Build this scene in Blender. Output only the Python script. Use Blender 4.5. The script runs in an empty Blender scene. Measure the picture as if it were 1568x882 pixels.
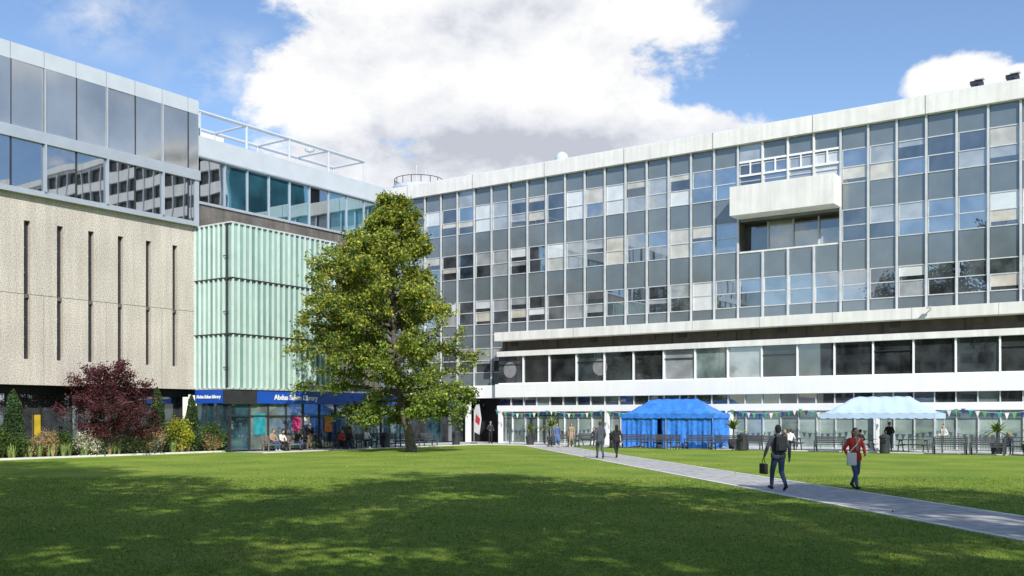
import bpy, math, random
import numpy as np
from mathutils import Vector, Matrix
R=random.Random(7); NR=np.random.default_rng(7)
A=math.radians(34.7); CA,SA=math.cos(A),math.sin(A)
def LW(X,Y,Z=0.0): return (X*CA+Y*SA, -X*SA+Y*CA, Z)
scene=bpy.context.scene
def link(o): scene.collection.objects.link(o); return o
# ------------------------------------------------------------ materials
MATS={}
def mat(name,col,rough=.7,var=.15,scale=3,bump=0,bscale=40,metal=0,spec=.4,streak=0,fine=0):
    if name in MATS: return MATS[name]
    m=bpy.data.materials.new(name); m.use_nodes=True; nt=m.node_tree; n=nt.nodes; l=nt.links
    b=n['Principled BSDF']; b.inputs['Roughness'].default_value=rough; b.inputs['Metallic'].default_value=metal
    b.inputs['Specular IOR Level'].default_value=spec
    tc=n.new('ShaderNodeTexCoord'); no=n.new('ShaderNodeTexNoise'); no.inputs['Scale'].default_value=scale; no.inputs['Detail'].default_value=6
    l.new(tc.outputs['Object'],no.inputs['Vector'])
    mr=n.new('ShaderNodeMapRange'); mr.inputs[1].default_value=.3; mr.inputs[2].default_value=.7; mr.inputs[3].default_value=1-var; mr.inputs[4].default_value=1+var
    l.new(no.outputs['Fac'],mr.inputs[0])
    out=mr.outputs[0]
    def mul(fac_out,lo,hi,prev,a=.35,bb=.65):
        r=n.new('ShaderNodeMapRange'); r.inputs[1].default_value=a; r.inputs[2].default_value=bb; r.inputs[3].default_value=lo; r.inputs[4].default_value=hi
        l.new(fac_out,r.inputs[0]); mm=n.new('ShaderNodeMath'); mm.operation='MULTIPLY'; l.new(prev,mm.inputs[0]); l.new(r.outputs[0],mm.inputs[1]); return mm.outputs[0]
    if streak:
        mp=n.new('ShaderNodeMapping'); mp.inputs['Scale'].default_value=(1.8,1.8,.12); l.new(tc.outputs['Object'],mp.inputs['Vector'])
        n2=n.new('ShaderNodeTexNoise'); n2.inputs['Scale'].default_value=1.5; n2.inputs['Detail'].default_value=5; l.new(mp.outputs[0],n2.inputs['Vector'])
        out=mul(n2.outputs['Fac'],1-streak,1+streak*.4,out)
    if fine:
        n3=n.new('ShaderNodeTexNoise'); n3.inputs['Scale'].default_value=bscale; n3.inputs['Detail'].default_value=3; l.new(tc.outputs['Object'],n3.inputs['Vector'])
        out=mul(n3.outputs['Fac'],1-fine,1+fine,out)
    vm=n.new('ShaderNodeVectorMath'); vm.operation='SCALE'; vm.inputs[0].default_value=col; l.new(out,vm.inputs['Scale'])
    l.new(vm.outputs[0],b.inputs['Base Color'])
    if bump:
        nb=n.new('ShaderNodeTexNoise'); nb.inputs['Scale'].default_value=bscale; nb.inputs['Detail'].default_value=4; l.new(tc.outputs['Object'],nb.inputs['Vector'])
        bp=n.new('ShaderNodeBump'); bp.inputs['Strength'].default_value=bump; bp.inputs['Distance'].default_value=.03
        l.new(nb.outputs['Fac'],bp.inputs['Height']); l.new(bp.outputs[0],b.inputs['Normal'])
    MATS[name]=m; return m
def glass(name,interior,refl=.2,tint=(.85,.93,1),rough=.015,var=.6,scale=.9,bumpy=.06):
    m=bpy.data.materials.new(name); m.use_nodes=True; nt=m.node_tree; n=nt.nodes; l=nt.links
    n.remove(n['Principled BSDF']); o=n['Material Output']
    d=n.new('ShaderNodeBsdfDiffuse'); g=n.new('ShaderNodeBsdfGlossy'); g.inputs['Roughness'].default_value=rough; g.inputs['Color'].default_value=(*tint,1)
    tc=n.new('ShaderNodeTexCoord'); no=n.new('ShaderNodeTexNoise'); no.inputs['Scale'].default_value=scale; no.inputs['Detail'].default_value=5
    l.new(tc.outputs['Object'],no.inputs['Vector'])
    mr=n.new('ShaderNodeMapRange'); mr.inputs[1].default_value=.35; mr.inputs[2].default_value=.65; mr.inputs[3].default_value=1-var; mr.inputs[4].default_value=1+var
    l.new(no.outputs['Fac'],mr.inputs[0])
    vm=n.new('ShaderNodeVectorMath'); vm.operation='SCALE'; vm.inputs[0].default_value=interior; l.new(mr.outputs[0],vm.inputs['Scale']); l.new(vm.outputs[0],d.inputs['Color'])
    fr=n.new('ShaderNodeFresnel'); fr.inputs['IOR'].default_value=1.5
    ad=n.new('ShaderNodeMath'); ad.operation='ADD'; ad.use_clamp=True; ad.inputs[1].default_value=refl; l.new(fr.outputs[0],ad.inputs[0])
    n4=n.new('ShaderNodeTexNoise'); n4.inputs['Scale'].default_value=.6; n4.inputs['Detail'].default_value=0; l.new(tc.outputs['Object'],n4.inputs['Vector'])
    bp=n.new('ShaderNodeBump'); bp.inputs['Strength'].default_value=bumpy; bp.inputs['Distance'].default_value=.05; l.new(n4.outputs['Fac'],bp.inputs['Height']); l.new(bp.outputs[0],g.inputs['Normal'])
    mx=n.new('ShaderNodeMixShader'); l.new(ad.outputs[0],mx.inputs[0]); l.new(d.outputs[0],mx.inputs[1]); l.new(g.outputs[0],mx.inputs[2]); l.new(mx.outputs[0],o.inputs['Surface'])
    return m
def leafmat(name,col,trans=.35,var=.3,scale=.7):
    m=bpy.data.materials.new(name); m.use_nodes=True; nt=m.node_tree; n=nt.nodes; l=nt.links
    n.remove(n['Principled BSDF']); o=n['Material Output']
    d=n.new('ShaderNodeBsdfDiffuse'); t=n.new('ShaderNodeBsdfTranslucent')
    tc=n.new('ShaderNodeTexCoord'); no=n.new('ShaderNodeTexNoise'); no.inputs['Scale'].default_value=scale; no.inputs['Detail'].default_value=3
    l.new(tc.outputs['Object'],no.inputs['Vector'])
    mr=n.new('ShaderNodeMapRange'); mr.inputs[1].default_value=.35; mr.inputs[2].default_value=.65; mr.inputs[3].default_value=1-var; mr.inputs[4].default_value=1+var
    l.new(no.outputs['Fac'],mr.inputs[0])
    vm=n.new('ShaderNodeVectorMath'); vm.operation='SCALE'; vm.inputs[0].default_value=col; l.new(mr.outputs[0],vm.inputs['Scale'])
    l.new(vm.outputs[0],d.inputs['Color']); l.new(vm.outputs[0],t.inputs['Color'])
    mx=n.new('ShaderNodeMixShader'); mx.inputs[0].default_value=trans; l.new(d.outputs[0],mx.inputs[1]); l.new(t.outputs[0],mx.inputs[2]); l.new(mx.outputs[0],o.inputs['Surface'])
    return m
# ------------------------------------------------------------ mesh builder
class MB:
    def __init__(s): s.v=[]; s.f=[]; s.mi=[]; s.mats=[]
    def m(s,mt):
        if mt not in s.mats: s.mats.append(mt)
        return s.mats.index(mt)
    def box(s,x0,x1,y0,y1,z0,z1,mt):
        if x0>x1:x0,x1=x1,x0
        if y0>y1:y0,y1=y1,y0
        k=len(s.v); s.v+=[(x0,y0,z0),(x1,y0,z0),(x1,y1,z0),(x0,y1,z0),(x0,y0,z1),(x1,y0,z1),(x1,y1,z1),(x0,y1,z1)]
        s.f+=[(k,k+3,k+2,k+1),(k+4,k+5,k+6,k+7),(k,k+1,k+5,k+4),(k+1,k+2,k+6,k+5),(k+2,k+3,k+7,k+6),(k+3,k,k+4,k+7)]; s.mi+=[s.m(mt)]*6
    def face(s,pts,mt):
        k=len(s.v); s.v+=[tuple(p) for p in pts]; s.f.append(tuple(range(k,k+len(pts)))); s.mi.append(s.m(mt))
    def tube(s,path,rad,mt,n=8,cap=True):
        k0=len(s.v); P=[Vector(p) for p in path]
        for i,p in enumerate(P):
            d=(P[min(i+1,len(P)-1)]-P[max(i-1,0)]).normalized()
            a=Vector((0,0,1)) if abs(d.z)<.95 else Vector((1,0,0))
            u=d.cross(a).normalized(); w=d.cross(u)
            r=rad[i] if isinstance(rad,(list,tuple)) else rad
            for j in range(n):
                t=2*math.pi*j/n; s.v.append(tuple(p+u*(r*math.cos(t))+w*(r*math.sin(t))))
        for i in range(len(P)-1):
            for j in range(n):
                a=k0+i*n+j; b=k0+i*n+(j+1)%n; s.f.append((a,b,b+n,a+n)); s.mi.append(s.m(mt))
        if cap:
            s.f.append(tuple(k0+j for j in range(n))); s.mi.append(s.m(mt))
            e=k0+(len(P)-1)*n; s.f.append(tuple(e+j for j in reversed(range(n)))); s.mi.append(s.m(mt))
    def lathe(s,prof,c,mt,n=20):
        k0=len(s.v)
        for r,z in prof:
            for j in range(n):
                t=2*math.pi*j/n; s.v.append((c[0]+r*math.cos(t),c[1]+r*math.sin(t),c[2]+z))
        for i in range(len(prof)-1):
            for j in range(n):
                a=k0+i*n+j; b=k0+i*n+(j+1)%n; s.f.append((a,b,b+n,a+n)); s.mi.append(s.m(mt))
    def obj(s,name,parent=None,loc=(0,0,0),rz=0,bevel=0,smooth=False):
        me=bpy.data.meshes.new(name); me.from_pydata(s.v,[],s.f)
        for mt in s.mats: me.materials.append(mt)
        me.polygons.foreach_set('material_index',s.mi)
        if smooth: me.polygons.foreach_set('use_smooth',[True]*len(s.f))
        me.update(); o=link(bpy.data.objects.new(name,me)); o.location=loc; o.rotation_euler=(0,0,rz)
        if parent: o.parent=parent
        if bevel:
            b=o.modifiers.new('Bevel','BEVEL'); b.width=bevel; b.segments=2; b.limit_method='ANGLE'
        return o
def empty(name,loc=(0,0,0),rz=0):
    e=link(bpy.data.objects.new(name,None)); e.location=loc; e.rotation_euler=(0,0,rz); e.empty_display_size=.3; return e
def leafmesh(name,pts,size,mats,w,parent=None,loc=(0,0,0),aspect=.75,rz=0,up=0):
    N=len(pts); nr=NR.normal(size=(N,3)); nr[:,2]+=up; nr/=np.linalg.norm(nr,axis=1)[:,None]
    u=np.cross(nr,NR.normal(size=(N,3))); u/=np.linalg.norm(u,axis=1)[:,None]; v=np.cross(nr,u)
    s=(size*NR.uniform(.6,1.25,N))[:,None]*.5
    V=np.stack([pts+u*s,pts+v*s*aspect,pts-u*s,pts-v*s*aspect],1).reshape(-1,3)
    me=bpy.data.meshes.new(name); me.vertices.add(4*N); me.vertices.foreach_set('co',V.ravel().astype(np.float32))
    me.loops.add(4*N); me.loops.foreach_set('vertex_index',np.arange(4*N,dtype=np.int32))
    me.polygons.add(N); me.polygons.foreach_set('loop_start',np.arange(0,4*N,4,dtype=np.int32))
    for m in mats: me.materials.append(m)
    w=np.array(w)/sum(w); me.polygons.foreach_set('material_index',NR.choice(len(mats),N,p=w).astype(np.int32))
    me.update(calc_edges=True); me.validate(); o=link(bpy.data.objects.new(name,me)); o.location=loc; o.rotation_euler=(0,0,rz)
    if parent:o.parent=parent
    return o
# ------------------------------------------------------------ palette
M_stone=mat('exposed_aggregate',(.56,.505,.435),.9,.12,.3,.6,16,streak=.10,fine=.30)
M_conc=mat('pale_concrete',(.77,.75,.71),.85,.06,.8,.3,30,streak=.10,fine=.05)
M_white=mat('white_band',(.86,.86,.85),.6,.03,.7,0,20,streak=.03)
M_frame=mat('aluminium_frame',(.62,.63,.63),.45,.10,2,metal=.2)
M_dframe=mat('dark_frame',(.035,.038,.042),.45,.2,2)
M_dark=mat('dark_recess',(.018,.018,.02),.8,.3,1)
M_brown=mat('brown_fascia',(.09,.075,.062),.7,.2,1,streak=.15)
M_darkconc=mat('dark_rough_concrete',(.15,.135,.12),.9,.3,.6,.8,18,fine=.35,streak=.25)
M_roofgrey=mat('roof_cladding',(.52,.56,.60),.5,.05,1)
M_metal=mat('silver_metal',(.56,.59,.62),.35,.06,1,metal=.5)
M_mints=[mat('mint_glass_a',(.24,.375,.335),.2,.12,.8,spec=.7),mat('mint_glass_b',(.30,.435,.39),.2,.12,.8,spec=.7),mat('mint_glass_c',(.18,.30,.27),.2,.12,.8,spec=.7)]
M_mintfin=mat('mint_fin',(.64,.75,.71),.3,.06,2,spec=.6)
M_blue=mat('blue_sign',(.012,.085,.46),.5,.05,1)
M_text=mat('sign_lettering',(.85,.85,.85),.5,.02,1)
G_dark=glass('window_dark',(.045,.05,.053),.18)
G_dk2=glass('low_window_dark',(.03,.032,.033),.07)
G_mid=glass('window_reflective',(.09,.102,.11),.38)
G_blue=glass('window_skyblue',(.06,.09,.12),.46,(.88,.95,1))
G_blind=glass('window_blind',(.66,.67,.66),.12,var=.1)
G_blind2=glass('window_grey_blind',(.34,.355,.36),.18,var=.2)
G_warm=glass('window_warm_blind',(.54,.50,.42),.12,var=.2)
G_span=glass('spandrel_glass',(.138,.163,.173),.08,var=.08,rough=.12)
G_span2=glass('spandrel_glass_b',(.155,.18,.19),.08,var=.08,rough=.14)
G_cur=glass('ground_floor_glass',(.30,.37,.345),.12,var=.3,scale=.6)
G_cur2=glass('ground_floor_glass_b',(.15,.19,.18),.14,var=.5,scale=.8)
G_box=glass('penthouse_glass',(.21,.215,.22),.28,(1,.97,.94),rough=.07,var=.35,scale=.22,bumpy=.2)
G_box2=glass('penthouse_low_glass',(.015,.018,.02),.42,(.85,.9,.95),var=.5,bumpy=.05)
G_link=glass('link_glass',(.03,.11,.15),.38,(.75,.93,1),var=.5,scale=.4)
# ------------------------------------------------------------ ground
M_ground=mat('paving_ground',(.30,.29,.27),.9,.12,.4,.2,30)
g=MB(); g.face([(-1500,-1500,0),(1500,-1500,0),(1500,1500,0),(-1500,1500,0)],M_ground); g.obj('ground')
M_pave=mat('concrete_paving',(.44,.43,.41),.85,.15,.5,.2,30,fine=.06)
p=MB(); p.face([(-50,38.5,.012),(-44.2,38.5,.012),(-44.2,59.5,.012),(-50,59.5,.012)],M_pave)
p.face([(-52,59.5,.012),(80,59.5,.012),(80,66,.012),(-52,66,.012)],M_pave)
p.box(-44.2,-44.05,38.6,59.35,0,.05,M_conc); p.box(-44.2,80,59.35,59.5,0,.05,M_conc)
p.obj('pavement',rz=-A)
m=bpy.data.materials.new('lawn_grass'); m.use_nodes=True; nt=m.node_tree; n=nt.nodes; l=nt.links; b=n['Principled BSDF']; b.inputs['Roughness'].default_value=.95; b.inputs['Specular IOR Level'].default_value=.15
tc=n.new('ShaderNodeTexCoord')
def noise(sc,det=4):
    q=n.new('ShaderNodeTexNoise'); q.inputs['Scale'].default_value=sc; q.inputs['Detail'].default_value=det; l.new(tc.outputs['Object'],q.inputs['Vector']); return q.outputs['Fac']
def ramp(f,stops):
    r=n.new('ShaderNodeValToRGB'); e=r.color_ramp.elements
    e[0].position=stops[0][0]; e[0].color=(*stops[0][1],1); e[1].position=stops[-1][0]; e[1].color=(*stops[-1][1],1)
    for ps,c in stops[1:-1]:
        q=e.new(ps); q.color=(*c,1)
    l.new(f,r.inputs[0]); return r.outputs[0]
c1=ramp(noise(.35,6),[(.33,(.15,.235,.035)),(.5,(.20,.285,.042)),(.67,(.275,.325,.062))])
c2=ramp(noise(9,5),[(.3,(.66,.66,.64)),(.7,(1.3,1.3,1.25))])
c3=ramp(noise(60,3),[(.3,(.55,.58,.5)),(.7,(1.4,1.4,1.4))])
def mixmul(a,bb):
    q=n.new('ShaderNodeMix'); q.data_type='RGBA'; q.blend_type='MULTIPLY'; q.inputs[0].default_value=1; l.new(a,q.inputs[6]); l.new(bb,q.inputs[7]); return q.outputs[2]
l.new(mixmul(mixmul(c1,c2),c3),b.inputs['Base Color'])
bp=n.new('ShaderNodeBump'); bp.inputs['Strength'].default_value=.6; bp.inputs['Distance'].default_value=.04; l.new(noise(45,4),bp.inputs['Height']); l.new(bp.outputs[0],b.inputs['Normal'])
M_lawn=m
p=MB(); p.face([(-47.2,-70,.006),(80,-70,.006),(80,59.4,.006),(-44.1,59.4,.006),(-44.1,38.5,.006),(-47.2,38.5,.006)],M_lawn); p.obj('lawn',rz=-A)
m=bpy.data.materials.new('path_slabs'); m.use_nodes=True; nt=m.node_tree; n=nt.nodes; l=nt.links; b=n['Principled BSDF']; b.inputs['Roughness'].default_value=.9
tc=n.new('ShaderNodeTexCoord'); br=n.new('ShaderNodeTexBrick'); br.offset=.5; br.inputs['Scale'].default_value=1
br.inputs['Color1'].default_value=(.48,.47,.46,1); br.inputs['Color2'].default_value=(.39,.385,.38,1); br.inputs['Mortar'].default_value=(.16,.155,.14,1)
br.inputs['Mortar Size'].default_value=.014; br.inputs['Brick Width'].default_value=.81; br.inputs['Row Height'].default_value=.6
l.new(tc.outputs['Object'],br.inputs['Vector'])
f=noise(3,6); c2=ramp(f,[(.35,(.8,.8,.8)),(.65,(1.15,1.15,1.13))]); l.new(mixmul(br.outputs['Color'],c2),b.inputs['Base Color'])
M_path=m
p=MB(); p.face([(-1.22,-12,.016),(1.22,-12,.016),(1.22,73,.016),(-1.22,73,.016)],M_path)
p.box(-1.34,-1.22,-12,73,0,.028,M_conc); p.box(1.22,1.34,-12,73,0,.028,M_conc)
p.obj('footpath',loc=(12.3,0,0),rz=math.atan(.143))
def in_path(x,y): return np.abs(x-(12.3-.143*y))<1.39
N=160000
zz=12+22*NR.random(N)**1.5; xx=(NR.random(N)*2-1)*(.54*zz+1)
k=~in_path(xx,zz); xx=xx[k]; zz=zz[k]; N=len(xx)
hh=NR.uniform(.018,.05,N); ww=.005*zz/13*NR.uniform(.7,1.5,N); th=NR.random(N)*math.pi
dx=np.cos(th)*ww; dy=np.sin(th)*ww; lx=NR.normal(size=N)*.02; ly=NR.normal(size=N)*.02; z0=np.full(N,.005)
V=np.stack([np.stack([xx-dx,zz-dy,z0],1),np.stack([xx+dx,zz+dy,z0],1),np.stack([xx+lx,zz+ly,hh],1)],1).reshape(-1,3)
me=bpy.data.meshes.new('grass_blades'); me.vertices.add(3*N); me.vertices.foreach_set('co',V.ravel().astype(np.float32)); me.loops.add(3*N); me.loops.foreach_set('vertex_index',np.arange(3*N,dtype=np.int32)); me.polygons.add(N); me.polygons.foreach_set('loop_start',np.arange(0,3*N,3,dtype=np.int32))
for q in (leafmat('blade_a',(.18,.27,.045),.35,.2,2),leafmat('blade_b',(.27,.34,.08),.35,.2,2),leafmat('blade_c',(.12,.195,.033),.35,.2,2)): me.materials.append(q)
me.polygons.foreach_set('material_index',NR.integers(0,3,N).astype(np.int32)); me.update(calc_edges=True)
link(bpy.data.objects.new('grass_blades',me))
pts=np.stack([NR.uniform(-14,9,900),NR.uniform(13,55,900),np.full(900,.04)],1); pts=pts[~in_path(pts[:,0],pts[:,1])|(NR.random(len(pts))<.3)]
leafmesh('fallen_leaves',pts,.065,[leafmat('dry_leaf',(.30,.20,.08),.1),leafmat('yellow_leaf',(.36,.32,.08),.1)],[1,1])
# ------------------------------------------------------------ RIGHT OFFICE BUILDING
rb=empty('office_building',rz=-A)
Yf=66.0; XE=[-8.62-1.775*k for k in range(35,-48,-1)]
w=MB()
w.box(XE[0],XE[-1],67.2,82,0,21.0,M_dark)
w.box(XE[0]-.05,XE[-1],65.62,82.4,21.07,22.2,M_conc)
w.box(XE[0]+.2,XE[-1],66.3,82.2,22.2,22.45,M_roofgrey)
w.box(XE[0],XE[0]+.3,66.05,82,0,21.07,M_conc)
w.obj('parapet_and_body',rb,bevel=.02)
j=MB()
for i in range(0,len(XE),4): j.box(XE[i]-.012,XE[i]+.012,65.605,65.63,21.07,22.2,M_dframe)
j.obj('parapet_joints',rb)
pan=MB(); mul=MB()
def pane(x0,x1,z0,z1,y,mt,t=.008):
    a=[R.uniform(-t,t) for _ in range(3)]
    pan.face([(x0,y+a[0],z0),(x1,y+a[1],z0),(x1,y+a[1]+a[2],z1),(x0,y+a[0]+a[2],z1)],mt)
rows_u=[(8.85,9.75,'s'),(9.75,10.75,'w'),(10.75,11.7,'w2'),(11.7,13.65,'s'),(13.65,14.65,'w'),(14.65,15.7,'w2'),(15.7,17.45,'s'),(17.45,18.5,'w'),(18.5,19.65,'w2'),(19.65,21.07,'t')]
rows_l=[(4.65,5.75,'s'),(5.75,6.75,'w'),(6.75,7.75,'w2'),(7.75,8.85,'s')]
rec0,rec1=XE[35-10],XE[35-6]
def pick(zc,x):
    r=R.random()
    pb=.40 if zc>17 else (.22 if zc>13 else .06)
    if r<pb: return R.choice([G_blind,G_blind,G_blind2,G_warm])
    if r<pb+.14: return G_blind2
    if r<.76: return G_mid
    if r<.82 and zc>12: return G_blue
    return G_dark
for i in range(len(XE)-1):
    x0,x1=XE[i],XE[i+1]
    rows=rows_u+(rows_l if x1<-45.5 else [])
    inrec = x0>rec0-.1 and x1<rec1+.1
    last=None; sp=R.choice([G_span,G_span,G_span2])
    for (z0,z1,t) in rows:
        if t=='s': g_=sp
        elif t=='t': g_=G_blind2 if R.random()<.08 else sp
        elif t=='w': last=pick(z0,x0); g_=last
        else: g_=last if R.random()<.7 else pick(z0,x0)
        if inrec and 13.5<z0<15.6:
            pane(x0,x1,z0,min(z1+.2,15.9),67.05,G_dark if R.random()<.7 else G_blind2); continue
        if t in('w','w2') and R.random()<.2 and not inrec:
            zm=z0+(z1-z0)*R.uniform(.25,.75); pane(x0,x1,zm,z1,Yf,R.choice([G_blind,G_blind2,G_warm])); pane(x0,x1,z0,zm,Yf,G_dark)
        else: pane(x0,x1,z0,z1,Yf,g_)
        if not(inrec and z0>13 and z0<16.5):
            mul.box(x0+.07,x1-.07,Yf-.045,Yf+.02,z0-.03,z0+.03,M_frame)
            if t in('w','w2') and R.random()<.75:
                for (a,b2) in ((x0+.07,x0+.13),(x1-.13,x1-.07)): mul.box(a,b2,Yf-.035,Yf+.02,z0+.03,z1-.03,M_frame)
    zb=4.65 if x1<-45.5 else 8.8
    if inrec and x1<rec1-.1:
        mul.box(x1-.06,x1+.06,Yf-.16,Yf+.04,17.9,21.07,M_conc); mul.box(x1-.06,x1+.06,Yf-.16,Yf+.04,zb,13.5,M_frame)
        mul.box(x1-.05,x1+.05,66.9,67.1,13.65,15.9,M_frame)
    else:
        mul.box(x1-.065,x1+.065,Yf-.17,Yf+.04,zb,21.07,M_frame); mul.box(x1-.085,x1-.066,Yf-.06,Yf+.03,zb,21.07,M_dframe); mul.box(x1+.066,x1+.085,Yf-.06,Yf+.03,zb,21.07,M_dframe)
for z in (18.9,19.85): mul.box(rec0+.1,rec1-.1,Yf-.12,Yf-.05,z-.07,z+.07,M_white)
for i in range(35-10,35-6): mul.box(XE[i]+.84,XE[i]+.93,Yf-.12,Yf-.05,18.97,19.78,M_white)
pan.obj('window_panes',rb); mul.obj('window_mullions',rb)
bal=MB(); bal.box(rec0-.05,rec1+.0,64.45,66.02,15.9,17.9,M_conc); bal.box(rec0,rec1,66.02,67.2,15.72,15.9,M_brown)
bal.box(rec0-.02,rec0+.05,66.01,67.2,13.6,15.72,M_brown); bal.box(rec1-.05,rec1+.02,66.01,67.2,13.6,15.72,M_brown); bal.box(rec0,rec1,65.95,67.2,13.5,13.62,M_conc)
bal.box(rec0+.15,rec1-.2,64.65,66,17.9,17.95,M_dframe)
bal.obj('concrete_balcony',rb,bevel=.03)
lx0=-45.7; LE=[lx0+2.415*k for k in range(0,51)]; lx1=LE[-1]
lo=MB()
lo.box(lx0-.05,lx1,63.6,65.98,8.08,8.76,M_conc); lo.box(lx0+.05,lx1,64.6,66.9,7.25,8.08,M_brown)
lo.box(lx0,lx1,63.85,66.9,6.85,7.25,M_conc); lo.box(lx0,lx1,64.25,66.9,4.67,6.85,M_dark)
lo.box(lx0-.12,lx1,63.8,66.9,3.62,4.67,M_white); lo.box(lx0,lx1,64.3,66.9,2.97,3.62,M_dark)
lo.box(lx0,lx1,63.9,66.9,2.5,2.97,M_white); lo.box(lx0,lx1,64.6,66.9,0,2.5,M_dark)
lo.box(-54,lx0-.12,65.6,66.9,3.62,4.67,M_white)
for i,x in enumerate(LE[:-1]):
    if i%2==0: lo.box(x+.4,x+.46,64.54,64.6,7.27,8.06,M_dframe)
    lo.box(x+.9,x+1.5,64.5,64.59,7.7,8.05,M_brown if i%3 else M_dframe)
    if i%2: lo.box(x-.01,x+.01,63.59,63.61,8.08,8.76,M_darkconc)
lo.obj('lower_storey_bands',rb,bevel=.015)
pan=MB(); mul=MB()
for i in range(len(LE)-1):
    x0,x1=LE[i],LE[i+1]
    g_=G_dk2
    if i in(6,8): g_=G_blind2
    elif i==7: g_=G_cur2
    elif R.random()<.15: g_=G_dark
    pane(x0,x1,4.72,6.83,64.15,g_)
    mul.box(x1-.045,x1+.045,64.0,64.2,4.67,6.85,M_white); mul.box(x0+.045,x1-.045,64.05,64.2,4.67,4.76,M_white)
    if i%3==0: mul.box(x0+.045,x1-.045,64.06,64.2,6.2,6.24,M_dframe)
    for h in (0,1):
        a=x0+h*1.2075; b_=a+1.2075
        pane(a,b_,2.97,3.62,64.2,R.choice([G_dark,G_dk2,G_dark,G_cur2])); mul.box(b_-.03,b_+.03,64.08,64.22,2.97,3.62,M_frame)
        pane(a,b_,0.1,2.5,64.4,G_cur if R.random()<.7 else G_cur2); mul.box(b_-.03,b_+.03,64.28,64.42,0,2.5,M_white if i<4 and h==0 else M_frame)
        mul.box(a+.03,b_-.03,64.3,64.42,2.05,2.1,M_frame); mul.box(a+.03,b_-.03,64.3,64.42,0,.12,M_frame)
    if i%4==0:
        mul.box(x0+.05,x0+.35,64.0,64.27,0,2.5,M_white)
mul.box(-49.4,-49.05,64.6,64.95,0,3.62,M_white)
for a in (-42.6,-41.4,-40.2): mul.box(a-.05,a+.05,64.2,64.28,0,2.2,M_dframe)
mul.box(-42.6,-40.2,64.2,64.28,2.15,2.25,M_dframe)
pan.obj('lower_window_panes',rb); mul.obj('lower_mullions_and_columns',rb)
rd=MB()
M_round=mat('grey_roundel',(.22,.22,.23),.6,.2,2)
for cx in (LE[0]+1.1,LE[4]-.4):
    pts=[(cx+.62*math.cos(t),64.12,5.78+.62*math.sin(t)) for t in np.linspace(0,2*math.pi,33)[:-1]]
    rd.face(pts,M_round)
rd.obj('window_roundels',rb)
rc=MB(); tx=-60.6
rc.lathe([(2.3,0),(2.3,1.2),(2.45,1.2),(2.45,1.5),(0.01,1.5)],(tx,72,22.3),M_roofgrey,24)
for t in np.linspace(0,2*math.pi,17)[:-1]:
    rc.tube([(tx+2.3*math.cos(t),72+2.3*math.sin(t),23.8),(tx+2.3*math.cos(t),72+2.3*math.sin(t),24.5)],.035,M_dframe,5)
rc.tube([(tx+2.3*math.cos(t),72+2.3*math.sin(t),24.5) for t in np.linspace(0,2*math.pi,25)],.035,M_dframe,5)
rc.tube([(tx-.3,72,23.6),(tx-.3,72,26)],.05,M_frame,5); rc.tube([(tx+.8,72,23.6),(tx+.8,72,25.4)],.05,M_frame,5)
rc.lathe([(.55,0),(.55,.3),(.4,.6),(.15,.75),(.01,.78)],(-41.5,66.9,22.4),M_roofgrey,16)
for x in (-11.2,-9.2):
    rc.box(x-.35,x+.35,66.6,67.2,22.7,22.9,M_dframe); rc.tube([(x,66.9,22.4),(x,66.9,22.72)],.05,M_dframe,6)
    rc.box(x-.1,x+.45,66.5,66.9,22.92,22.99,M_frame)
rc.box(-56,-44,74,78,22.45,23.3,M_roofgrey); rc.box(-38,-30,75,79,22.45,23.1,M_dframe)
rc.obj('roof_equipment',rb)
tb_=empty('added_reflection_tower',rz=-A); w=MB(); w.box(12,95,90,108,0,41,M_dark); z=3.2  # invented tower out of view, added for the penthouse glass to reflect
while z<41: w.box(11.9,95,89.6,90,z,z+1.5,M_conc); z+=3.4
for x in np.arange(12,95,2.6): w.box(x-.1,x+.1,89.5,89.99,0,41,M_frame)
w.box(11.5,95.5,89.3,108.4,41,42,M_conc); w.obj('walls_and_windows',tb_)
# ------------------------------------------------------------ LEFT LIBRARY BUILDING
lb=empty('library_building',rz=-A)
w=MB(); Yc=38.4; SW=.17
slots=[36.95-1.81*k for k in range(0,18)]
zt,zb_=13.62,3.76
ys=[5.0]
for s_ in reversed(slots):
    if s_>6: ys+= [s_-SW,s_+SW]
ys.append(Yc)
for a in range(0,len(ys),2):
    w.box(-50.6,-50,ys[a],ys[a+1],zb_,zt,M_stone)
for a in range(1,len(ys)-1,2):
    w.box(-50.6,-50,ys[a],ys[a+1],12.3,zt,M_stone); w.box(-50.6,-50,ys[a],ys[a+1],zb_,5.1,M_stone)
w.box(-75,-50.6,5,Yc,zb_,zt,M_dark)
w.box(-51.3,-50.65,5,Yc,3.3,zb_,M_dark)
w.obj('stone_wall',lb)
j=MB()
for a in range(0,len(ys),2):
    j.box(-50.02,-49.997,ys[a]+.001,ys[a+1]-.001,8.46,8.49,M_darkconc)
for s_ in slots:
    if s_>6:
        j.box(-50.28,-50.24,s_-SW,s_+SW,5.1,12.3,M_dframe); j.box(-50.239,-50.12,s_-SW,s_+SW,8.3,8.5,M_darkconc)
        j.box(-50.239,-50.20,s_-.02,s_+.02,5.1,12.3,M_dframe)
        for z in (6.2,7.3,9.6,10.9): j.box(-50.239,-50.2,s_-SW,s_-.021,z,z+.05,M_frame)
for k in range(0,18,2):
    yy=36.05-1.81*k
    if yy>6: j.box(-50.02,-49.998,yy-.008,yy+.008,zb_,8.459,M_darkconc)
j.obj('slot_windows_and_joints',lb)
gb=MB(); BX=-49.75
gb.box(-75,BX-.05,5,Yc,13.7,21.1,M_dark)
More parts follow.
